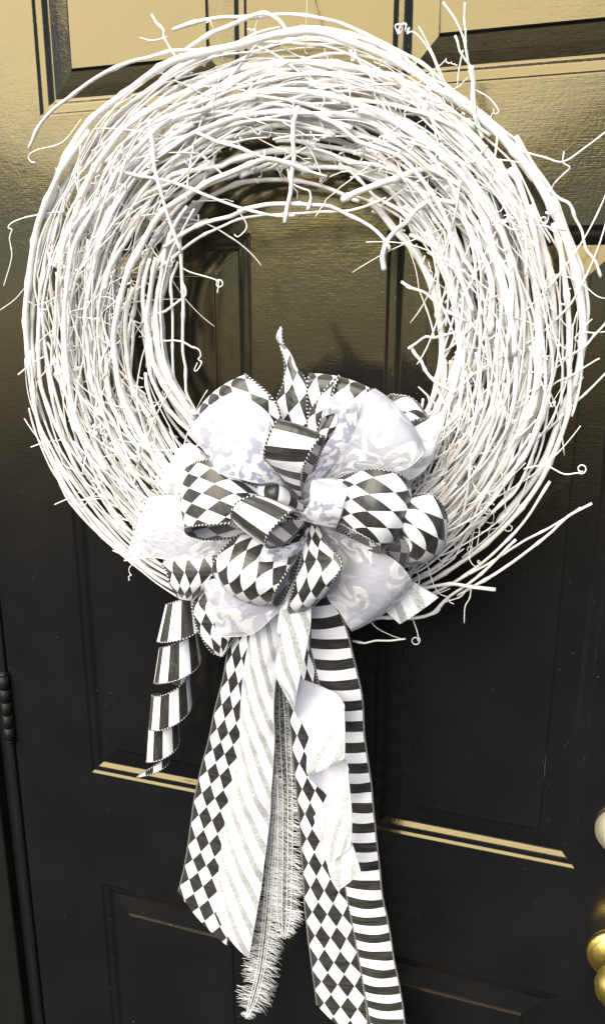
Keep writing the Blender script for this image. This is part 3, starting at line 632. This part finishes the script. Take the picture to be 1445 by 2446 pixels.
loop('loop', 'za', [(985, 955, 122), (1050, 1030, 134), (1200, 1032, 146), (1340, 1025, 146), (1520, 1180, 120)], [(1000, 1010, 122), (1060, 1080, 134), (1200, 1130, 150), (1320, 1190, 152), (1520, 1240, 122)], M_STRP, SW, M_CORD, 0.003)
loop('loop', 'zc', [(1560, 350, 130), (1440, 415, 150), (1260, 440, 156), (1110, 400, 148)], [(1500, 480, 130), (1420, 520, 152), (1250, 558, 178), (1075, 545, 176)], M_LACE, LW, None, 0.003)
loop('loop', 'z3', [(755, 745, 118), (640, 612, 160), (604, 555, 178), (652, 427, 175), (690, 445, 142), (720, 600, 120), (755, 745, 108)], [(762, 745, 118), (757, 650, 162), (785, 565, 174), (836, 487, 168), (848, 512, 150), (800, 640, 130), (768, 745, 110)], M_STRP, SW, M_CORD, 0.002)
loop('loop', 'zc', [(1530, 150, 118), (1180, 22, 165), (1010, 55, 178), (950, 125, 185), (943, 200, 178), (1000, 260, 150), (1200, 250, 130), (1530, 200, 108)], [(1530, 180, 120), (1440, 142, 172), (1340, 218, 190), (1240, 330, 198), (1222, 420, 190), (1275, 440, 165), (1395, 392, 142), (1530, 250, 112)], M_STRP, SW, M_CORD, 0.001, dd=BD + 14)
loop('loop', 'zb', [(110, 1300, 152), (200, 1185, 166), (214, 1050, 172), (238, 985, 158), (300, 975, 132)], [(420, 1374, 164), (462, 1270, 182), (492, 1150, 186), (535, 1040, 170), (500, 985, 138)], M_LACE, LW, M_SILV, 0.002)
loop('loop', 'zd', [(120, 700, 120), (40, 920, 132), (8, 1130, 130), (30, 1170, 116)], [(150, 800, 120), (112, 1000, 132), (60, 1140, 130), (36, 1172, 116)], M_GLIT, GW, M_SILV, 0.002)
lathe('centre_knot', [(0.002, 0), (0.010, 0.004), (0.013, 0.012), (0.011, 0.022), (0.003, 0.027)], P(728, 1246, 92 + BD), (0.1, -1, 0.1), M_STRP[0], bow, 20)
# --- long tails
def tl(name, A, B, dA, dB, mats, width, edge, z='full', **k):
    def addd(Q, d): 
        n = len(Q); return [(c[0], c[1], (np.interp(i / (n - 1), np.linspace(0, 1, len(d)), d))) for i, c in enumerate(Q)]
    return loop(name, z, addd(A, dA), addd(B, dB), mats, width, edge, dd=0, nu=130, square=True, nv=11, **k)
tl('tail', [(568, 1470), (548, 1535), (536, 1610), (514, 1695), (500, 1765), (482, 1832), (464, 1915), (446, 2045), (427, 2130)], [(640, 1470), (634, 1535), (628, 1610), (616, 1695), (608, 1765), (598, 1832), (582, 1930), (564, 2090), (541, 2260)],
   [118, 112, 104, 92, 80, 70, 62], [122, 112, 100, 88, 76, 66, 60], M_HARL, HW, M_CORD, bulge=0.004, ripple=0.0011)
tl('tail', [(715, 1470), (703, 1560), (689, 1677), (693, 1726), (700, 1812), (709, 1898), (716, 1969), (722, 2060), (732, 2205), (749, 2337), (757, 2400)], [(735, 1475), (745, 1560), (770, 1677), (780, 1730), (792, 1812), (802, 1898), (812, 1990), (822, 2090), (842, 2210), (868, 2360), (886, 2510)],
   [118, 108, 98, 88, 78, 68, 60], [116, 106, 96, 86, 76, 66, 58], M_HARL, HW, M_CORD, bulge=0.003, ripple=0.0010)
tl('tail', [(737, 1440), (742, 1510), (740, 1540), (748, 1575), (758, 1615), (768, 1650), (780, 1735), (794, 1850), (808, 1990), (826, 2129), (841, 2204), (858, 2295), (874, 2386), (885, 2450), (897, 2530)], [(790, 1420), (823, 1494), (836, 1536), (845, 1575), (855, 1615), (864, 1660), (870, 1755), (883, 1846), (893, 1945), (912, 2129), (924, 2190), (938, 2275), (956, 2370), (967, 2446), (981, 2525)],
   [128, 116, 106, 96, 86, 76, 68], [126, 114, 104, 94, 84, 74, 66], M_STRP, SW, M_CORD, bulge=0.004, ripple=0.0011)
tl('tail', [(606, 1470), (598, 1515), (583, 1600), (575, 1690), (572, 1780), (552, 1880), (538, 1963), (523, 2087), (517, 2180)], [(690, 1450), (680, 1500), (666, 1580), (655, 1660), (655, 1770), (649, 1880), (641, 1984), (622, 2130), (594, 2291)],
   [132, 124, 114, 104, 94, 86, 80], [132, 122, 112, 102, 92, 84, 78], M_GLIT, GW, M_SILV, bulge=0.006, ripple=0.0011)
def sp(A, B, dA, dB, bulge, flip, mir=False):
    n = len(A); A = [(c[0], c[1], d) for c, d in zip(A, dA)]; B = [(c[0], c[1], d) for c, d in zip(B, dB)]
    V, UV, N = strip(Wp('zf', A, 26), Wp('zf', B, 26), GW, 40, 9, bulge, 0, rng.random(), True)
    if flip: N = -N
    if mir: UV[:, :, 1] *= -1
    return V, UV, N
pt = [sp([(410, 60), (390, 280), (340, 520), (350, 620), (440, 790), (495, 905)], [(640, 30), (632, 200), (590, 430), (545, 630), (515, 780), (503, 890)], [136, 134, 130, 127, 122, 114], [136, 134, 130, 126, 120, 113], 0.001, False),
      sp([(540, 632), (700, 690), (850, 765), (912, 845), (917, 885)], [(498, 880), (540, 970), (635, 1037), (770, 1000), (914, 888)], [122, 102, 100, 108, 122], [112, 102, 102, 110, 123], -0.002, True),
      sp([(635, 1037), (615, 1200), (603, 1395), (618, 1436)], [(916, 884), (921, 1080), (919, 1270), (908, 1312)], [118, 122, 122, 121], [122, 124, 124, 122], 0.002, False, True),
      sp([(612, 1436), (760, 1382), (912, 1308), (952, 1392)], [(618, 1460), (740, 1570), (822, 1637), (946, 1475)], [113, 98, 104, 116], [112, 100, 98, 116], -0.001, True),
      sp([(664, 1785), (700, 1930), (738, 2060), (775, 2185)], [(949, 1440), (978, 1750), (975, 1950), (965, 2040)], [112, 115, 115, 114], [116, 118, 118, 117], 0.002, False, True),
      sp([(772, 2150), (800, 2270), (868, 2400)], [(975, 1990), (1018, 2120), (1054, 2250)], [104, 109, 110], [106, 110, 110], 0.002, False, True)]
cloth('tail', pt, M_GLIT, bow, M_SILV, 0.0005, label='white and silver glitter ribbon end twisted into a spiral')
# --- striped corkscrew tail
def corkscrew():
    s = np.linspace(0.12, 4.62, 350)
    ks = [0.0, 0.5, 1.5, 2.5, 3.5, 4.1, 4.62]
    cxp = np.interp(s, ks, [585, 545, 505, 410, 300, 320, 60]); cyp = np.interp(s, ks, [150, 330, 800, 1365, 1750, 1990, 2195])
    rt = np.interp(s, ks, [0.014, 0.0165, 0.0200, 0.0200, 0.0165, 0.011, 0.003]); rb = np.interp(s, ks, [0.023, 0.0265, 0.0265, 0.0235, 0.0195, 0.011, 0.003])
    wd = np.interp(s, [0, 3.72, 4.0, 4.3, 4.62], [0.045, 0.045, 0.022, 0.012, 0.001])
    A, B = [], []
    for i in range(len(s)):
        c = P(320 + .2076 * cxp[i], 1400 + .2076 * cyp[i], np.interp(s[i], [0, 4.4], [98, 62]))
        th = 2 * math.pi * s[i]           # s = k + 0.5 faces the viewer, travels right to left
        dv = np.array([math.sin(th), math.cos(th), 0])
        up = np.array([0.06, 0, 1.0]); A.append(c + dv * rt[i] + up * wd[i] / 2); B.append(c + dv * rb[i] - up * wd[i] / 2)
    A, B = np.array(A), np.array(B)
    c = (A + B) / 2; ss = np.concatenate([[0], np.cumsum(np.linalg.norm(np.diff(c, axis=0), axis=1))])
    nv = 7; V = np.stack([A + (B - A) * v for v in np.linspace(0, 1, nv)], 1); UV = np.zeros((len(s), nv, 2)); UV[:, :, 0] = ss[:, None]; UV[:, :, 1] = np.linspace(0, 0.04, nv)
    N = np.cross(np.gradient(V, axis=0), np.gradient(V, axis=1)); N /= np.linalg.norm(N, axis=2)[:, :, None] + 1e-12
    return V, UV, N
cloth('tail', [corkscrew()], M_STRP, bow, M_CORD, 0.0009, label='striped ribbon end curled into a corkscrew')
# --- fringed tails
def fringe(core, half, hair, n, dl):
    c = resample(catmull(np.array([P(*k) for k in core]), 120), 90)
    tg = np.gradient(c, axis=0); tg /= np.linalg.norm(tg, axis=1)[:, None]
    side = np.cross(tg, [0, -1, 0]); side /= np.linalg.norm(side, axis=1)[:, None]
    taper = np.minimum(1, np.linspace(0.3, 5, 90)) * np.minimum(1, np.linspace(8, 0.25, 90))
    hw = half * taper[:, None]
    V, UV, N = strip(c - side * hw, c + side * hw, half * 2, 90, 5)
    o = cloth('tail', [(V, UV, N)], [M_CORE], bow, None, label='sheer ribbon end with eyelash fringe along both edges')
    for f in (-0.95, -0.35, 0.3, 0.95):
        tube_obj('thread', resample(c + side * hw * f + np.array([0, -0.0006, 0]), 70), 0.00045, M_THREAD, o, 5)
    q2 = np.random.RandomState(int(half * 1e6) % 1000 + n); items = []
    for k in range(n):
        i = q2.randint(0, 89); s = q2.choice([-1, 1]); p0 = c[i] + side[i] * hw[i] * q2.uniform(-1, 1) + tg[i] * q2.uniform(0, 1) * 0.003
        L = hair * taper[i] * q2.uniform(0.45, 1.2); drop = q2.uniform(-0.25, dl)
        st = hw[i][0] * s * 0.9; b0 = c[i] + side[i] * st + tg[i] * q2.uniform(-1, 1) * 0.004
        a0 = c[i] + side[i] * st * q2.uniform(-0.1, 0.8) + tg[i] * q2.uniform(-1, 1) * 0.004
        e = b0 + side[i] * s * L + tg[i] * L * drop + np.array([0, q2.uniform(-0.0015, 0.0015), 0]); m = (b0 + e) / 2 + tg[i] * q2.uniform(-0.2, 0.1) * L
        items.append((catmull([a0, b0, m, e], 7), 0.00019))
    tag(tubes_obj('eyelash_fringe', items, M_FRINGE, o, 3), None, kind='stuff')
fringe([(668, 1600, 88), (672, 1660, 86), (676, 1760, 82), (681, 1880, 78), (682, 2000, 74), (680, 2120, 70), (678, 2242, 66)], 0.0100, 0.0160, 950, 0.7)
fringe([(662, 1850, 80), (655, 1960, 74), (645, 2090, 68), (636, 2210, 62), (622, 2320, 58), (604, 2390, 56), (588, 2432, 55)], 0.0055, 0.0195, 950, 0.65)
print('objects', len(bpy.data.objects))
